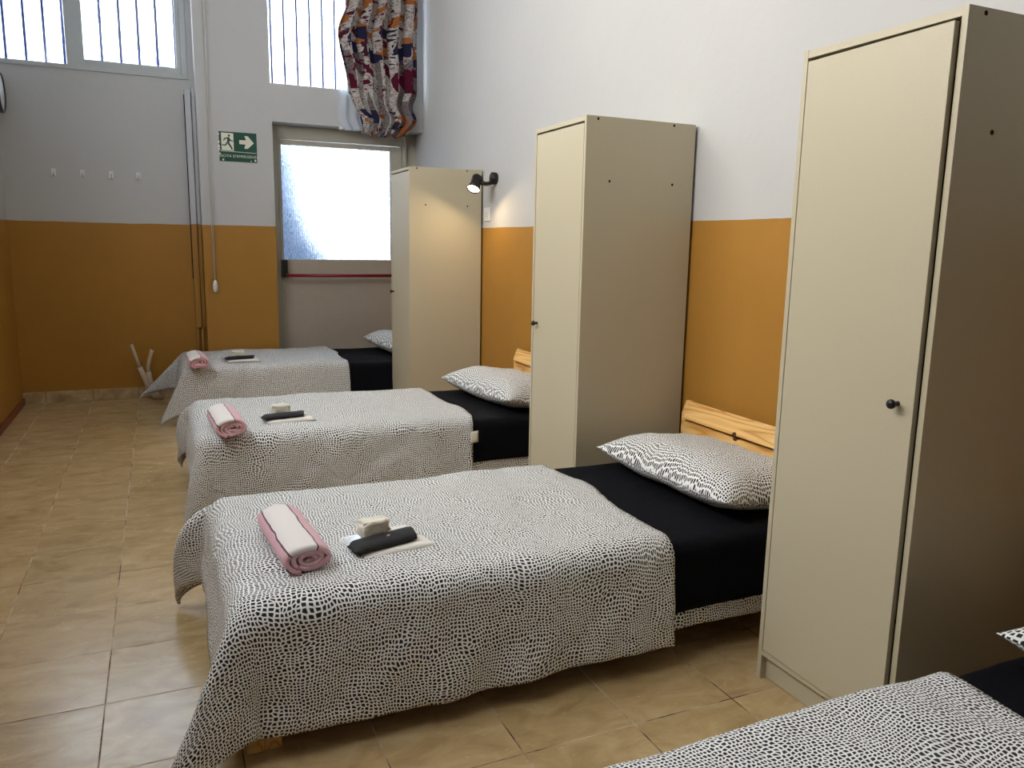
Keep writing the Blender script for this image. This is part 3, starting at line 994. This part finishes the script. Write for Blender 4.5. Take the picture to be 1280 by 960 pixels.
P([(.066, .186), (.082, .192), (.093, .188), (.097, .172), (.090, .150), (.076, .148), (.074, .165), (.078, .178)])   # torso
P([(.068, .188), (.052, .180), (.045, .163), (.051, .160), (.058, .173), (.074, .178)])                              # rear arm
P([(.090, .186), (.104, .168), (.122, .166), (.122, .159), (.100, .160), (.086, .174)])                              # front arm
P([(.088, .154), (.096, .138), (.112, .112), (.116, .094), (.106, .092), (.100, .108), (.084, .130), (.074, .150)])   # front leg
P([(.078, .150), (.072, .132), (.062, .122), (.032, .124), (.032, .132), (.058, .132), (.064, .140), (.068, .152)])   # rear leg
part('running_man', bm, M_GREEN, g)
bm = bmesh.new(); poly(bm, [(.168, .142), (.216, .140), (.205, .108), (.232, .107), (.282, .154), (.236, .207), (.208, .208), (.222, .174), (.168, .174)], .0006, F); part('arrow', bm, M_SIGNW, g)
bm = bmesh.new(); poly(bm, [(.020, .079), (.300, .073), (.300, .077), (.020, .083)], .0006, F); part('divider_line', bm, M_SIGNW, g)
def text_mesh(name, s, size, M, mat, parent):
    cu = bpy.data.curves.new(name, 'FONT'); cu.body = s; cu.size = size; cu.extrude = .0004; cu.align_x = 'CENTER'
    cu.space_character = 1.08
    to = bpy.data.objects.new('t', cu); col.objects.link(to)
    dg = bpy.context.evaluated_depsgraph_get()
    me = bpy.data.meshes.new_from_object(to.evaluated_get(dg)); bpy.data.objects.remove(to)
    me.transform(M); me.materials.clear(); me.materials.append(mat)
    o = bpy.data.objects.new(name, me); col.objects.link(o); o.parent = parent
    return o
text_mesh('lettering', "USCITA D'EMERGENZA", .029, Matrix.Translation(-Vector(g.location)) @ Matrix.Translation((sx0+.160, YP-.0046, sz0+.034)) @ Matrix.Rotation(pi/2, 4, 'X'), M_SIGNW, g)
# torn paper scraps on the left and right edge
bm = bmesh.new()
for px, pz, r in ((.012, .15, .010), (.010, .115, .012), (.012, .095, .009), (.016, .06, .008), (.04, .012, .009), (.290, .015, .010), (.010, .21, .008), (.255, .010, .006)):
    n = 7
    poly(bm, [(px + r*(.5+.5*random.random())*cos(2*pi*k/n), pz + r*1.3*(.5+.5*random.random())*sin(2*pi*k/n)) for k in range(n)], .0005, F)
part('torn_scraps', bm, M_CREAM, g)

# ---------------------------------------------------------------- small wall things
for i, x in enumerate((-2.924, -2.726, -2.522, -2.325)):
    hk = empty('wall_hook', (x, YL, 1.82), ['leftmost of the four small white hooks on the far wall', 'second small white hook from the left on the far wall',
        'third small white hook from the left on the far wall', 'rightmost of the four small white hooks on the far wall'][i], 'hook', 'small white hooks on the far wall')
    bm = bmesh.new(); box(bm, x-.016, x+.016, YL-.007, YL, 1.792, 1.850, .003); part('back_plate', bm, M_WHITEP, hk)
    bm = bmesh.new(); tube(bm, [(x, YL-.006, 1.825), (x, YL-.020, 1.800), (x, YL-.034, 1.800), (x, YL-.038, 1.820)], .005, 8); part('prong', bm, M_DUCT, hk, True)

g = empty('pull_cord', (-1.80, YP-.03, .937), 'white looped pull cord with an oval weight beside the trunking', 'cord')
bm = bmesh.new()
tube(bm, [(-1.812, YP-.03, ZC), (-1.806, YP-.03, 2.5), (-1.800, YP-.03, .98)], .0028, 6)
tube(bm, [(-1.782, YP-.03, ZC), (-1.784, YP-.03, 2.5), (-1.793, YP-.03, .98)], .0028, 6)
part('cord_strands', bm, M_CORD, g, True)
bm = bmesh.new(); lathe(bm, [(0, -.05), (.012, -.046), (.020, -.025), (.021, 0), (.017, .03), (.008, .05), (0, .052)], Matrix.Translation((-1.796, YP-.03, .945)), 16); part('cord_weight', bm, M_WHITEP, g, True)

# trunking in the corner of the projecting wall
g = empty('cable_trunking', (-1.91, YL, .5), 'narrow vertical trunking in the corner below the left window, grey above and ochre below', 'trunking')
bm = bmesh.new(); box(bm, -1.950, -1.905, YL-.050, YL, 1.450, 2.52, .004); box(bm, -1.902, -1.874, YL-.03, YL, 1.450, 2.535, .003)
part('upper_section', bm, M_DUCT, g)
bm = bmesh.new(); box(bm, -1.9045, -1.9025, YL-.046, YL-.02, .6, 2.50); box(bm, -1.9565, -1.9505, YL-.030, YL-.001, 1.0, 2.48); part('gap_shade', bm, M_HOLE, g)  # black strips stand in for the shade in the trunking gaps
bm = bmesh.new(); box(bm, -1.950, -1.905, YL-.050, YL, .585, 1.449, .004); box(bm, -1.902, -1.874, YL-.03, YL, .585, 1.449, .003)
part('lower_section', bm, M_DUCTO, g)
bm = bmesh.new()
for x in (-1.937, -1.900): tube(bm, [(x, YL-.028, .095), (x, YL-.028, .585)], .010, 8)
part('pipe', bm, M_DUCTO, g, True)

# conduit pipes rising from the floor near the far wall
def conduit(pts, lab):
    g = empty('conduit_pipe', pts[0], lab, 'pipe', 'beige conduit pipes at the far wall')
    n = len(pts)
    k = n//2
    bm = bmesh.new(); tube(bm, pts[:k+1], .021, 12); part('outer_sleeve', bm, M_PIPE, g, True)
    bm = bmesh.new(); tube(bm, pts[k:], .0145, 12); part('inner_tube', bm, M_PIPE, g, True)
    bm = bmesh.new(); lathe(bm, [(0, 0), (.008, 0), (.008, .004), (0, .004)], frame_to(Vector(pts[-1]) , Vector(pts[-1])-Vector(pts[-2])), 10); part('open_end', bm, M_HOLE, g)
conduit([(-2.271, 7.27, 0.000), (-2.312, 7.27, 0.029), (-2.353, 7.27, 0.123), (-2.379, 7.27, 0.201), (-2.404, 7.27, 0.275), (-2.427, 7.27, 0.357), (-2.443, 7.27, 0.418), (-2.458, 7.27, 0.470)],
        'taller of two beige conduit pipes leaning up by the far wall, left one')
conduit([(-2.241, 7.27, 0.000), (-2.287, 7.27, 0.029), (-2.320, 7.27, 0.111), (-2.334, 7.27, 0.173), (-2.341, 7.27, 0.234), (-2.341, 7.27, 0.280), (-2.328, 7.27, 0.337), (-2.312, 7.27, 0.388), (-2.302, 7.27, 0.418)],
        'shorter curved beige conduit pipe by the far wall, next to the taller one')

# wall clock on the left wall, at the picture's left edge
g = empty('wall_clock', (X0, 7.185, 2.36), 'round white wall clock with dark rim at the left edge of the picture', 'clock')
bm = bmesh.new(); lathe(bm, [(0, 0), (.132, 0), (.142, .02), (.146, .05), (.144, .072), (.134, .076), (.130, .066)], frame_to((X0, 7.185, 2.36), (1, 0, 0)), 40); part('clock_rim', bm, M_CLOCKR, g, True)
bm = bmesh.new(); lathe(bm, [(0, .060), (.132, .060), (.132, .066), (0, .068)], frame_to((X0, 7.185, 2.36), (1, 0, 0)), 40); part('clock_face', bm, M_CLOCKF, g)

# socket and spotlight on the right wall
g = empty('wall_socket', (0, 5.577, 1.54), 'white wall socket plate beside the farthest wardrobe, under the spotlight', 'socket')
bm = bmesh.new(); box(bm, -.010, 0, 5.525, 5.635, 1.495, 1.590, .003); part('face_plate', bm, M_WHITEP, g)
bm = bmesh.new(); box(bm, -.013, -.009, 5.555, 5.605, 1.515, 1.570, .003); part('socket_insert', bm, M_WHITEP, g)
bm = bmesh.new()
for dz in (-.014, 0, .014): lathe(bm, [(0, 0), (.003, 0), (.003, .001), (0, .001)], frame_to((-.013, 5.58, 1.542+dz), (-1, 0, 0)), 8)
part('pin_hole', bm, M_HOLE, g)

g = empty('spotlight', (0, 5.43, 1.775), 'small dark wall spotlight, switched on, above the socket by the farthest wardrobe', 'lamp')
bm = bmesh.new(); lathe(bm, [(0, 0), (.040, 0), (.042, .006), (.042, .034), (.034, .040), (0, .040)], frame_to((0, 5.43, 1.785), (-1, 0, 0)), 24); part('wall_mount', bm, M_LAMP, g, True)
bm = bmesh.new(); tube(bm, [(-.03, 5.43, 1.775), (-.045, 5.43, 1.750), (-.075, 5.43, 1.745), (-.125, 5.43, 1.752)], .015, 10); part('arm', bm, M_LAMP, g, True)
LD = Vector((-.42, -.38, -.80)).normalized()
LT = Vector((-.132, 5.455, 1.793))
bm = bmesh.new(); lathe(bm, [(0, -.008), (.026, -.006), (.036, .006), (.037, .05), (.038, .07), (.045, .112), (.043, .112), (.036, .07), (.026, .06), (0, .058)], frame_to(LT, LD), 28)
lh = part('lamp_head', bm, M_LAMP, g, True)
bm = bmesh.new(); lathe(bm, [(0, .104), (.041, .104), (.042, .100), (.034, .075), (0, .072)], frame_to(LT, LD), 24); part('bulb', bm, M_BULB, g, True)
li = bpy.data.lights.new('spot_glow', 'AREA'); li.shape = 'DISK'; li.size = .078; li.energy = 2.5; li.color = (1, .74, .42)
lo = bpy.data.objects.new('spot_glow', li); col.objects.link(lo)
lo.location = LT + LD*.114; lo.rotation_euler = (-LD).to_track_quat('Z', 'Y').to_euler()

# ---------------------------------------------------------------- daylight
wd = bpy.data.worlds.new('daylight'); scene.world = wd; wd.use_nodes = True
nt = wd.node_tree; nt.nodes.clear()
out = nt.nodes.new('ShaderNodeOutputWorld'); bg = nt.nodes.new('ShaderNodeBackground')
tc = nt.nodes.new('ShaderNodeTexCoord'); sp = nt.nodes.new('ShaderNodeSeparateXYZ'); nt.links.new(tc.outputs['Generated'], sp.inputs[0])
mr = nt.nodes.new('ShaderNodeMapRange'); mr.inputs['From Min'].default_value = -1; mr.inputs['From Max'].default_value = .2
nt.links.new(sp.outputs[0], mr.inputs['Value'])
mx = nt.nodes.new('ShaderNodeMix'); mx.data_type = 'RGBA'
nt.links.new(mr.outputs[0], mx.inputs[0])
mx.inputs[6].default_value = (1.26, 1.22, 1.14, 1); mx.inputs[7].default_value = (.84, .98, 1.14, 1)
nt.links.new(mx.outputs[2], bg.inputs[0])
bg.inputs[1].default_value = 8.6
nt.links.new(bg.outputs[0], out.inputs[0])

def portal(loc, rot, sx, sy):
    l = bpy.data.lights.new('window_portal', 'AREA'); l.shape = 'RECTANGLE'; l.size = sx; l.size_y = sy
    l.cycles.is_portal = True
    o = bpy.data.objects.new('window_portal', l); col.objects.link(o); o.location = loc; o.rotation_euler = rot
# area lights shine along local -z, so -z must point into the room
portal((-2.6, 7.72, 3.15), (radians(-90), 0, 0), 1.5, 1.2)
portal((-.65, 7.83, 3.15), (radians(-90), 0, 0), 1.35, 1.2)
portal((-.65, 7.84, 1.15), (radians(-90), 0, 0), 1.35, 2.3)
portal((X0-.32, (LW[0]+LW[1])/2, (LW[2]+LW[3])/2), (0, radians(-90), 0), LW[3]-LW[2], LW[1]-LW[0])

# ---------------------------------------------------------------- camera
cam = bpy.data.cameras.new('camera'); co = bpy.data.objects.new('camera', cam); col.objects.link(co)
yaw, pit, rol, f = 0.41987, 0.17401, 0.01767, 986.25
c_, s_ = cos(yaw), sin(yaw)
r = Vector((c_, -s_, 0)); fw = Vector((s_*cos(pit), c_*cos(pit), -sin(pit))); up = r.cross(fw)
cr, sr = cos(rol), sin(rol)
Rv = r*cr + up*sr; Uv = up*cr - r*sr
co.matrix_world = Matrix(((Rv.x, Uv.x, -fw.x, -2.2163), (Rv.y, Uv.y, -fw.y, .1297), (Rv.z, Uv.z, -fw.z, 1.3229), (0, 0, 0, 1)))
cam.sensor_width = 36; cam.lens = f*36/1280; cam.clip_start = .02
scene.camera = co
scene.cycles.diffuse_bounces = 3
vs = scene.view_settings
vs.view_transform = 'Standard'; vs.look = 'None'; vs.gamma = 1; vs.use_curve_mapping = False; vs.exposure = .27
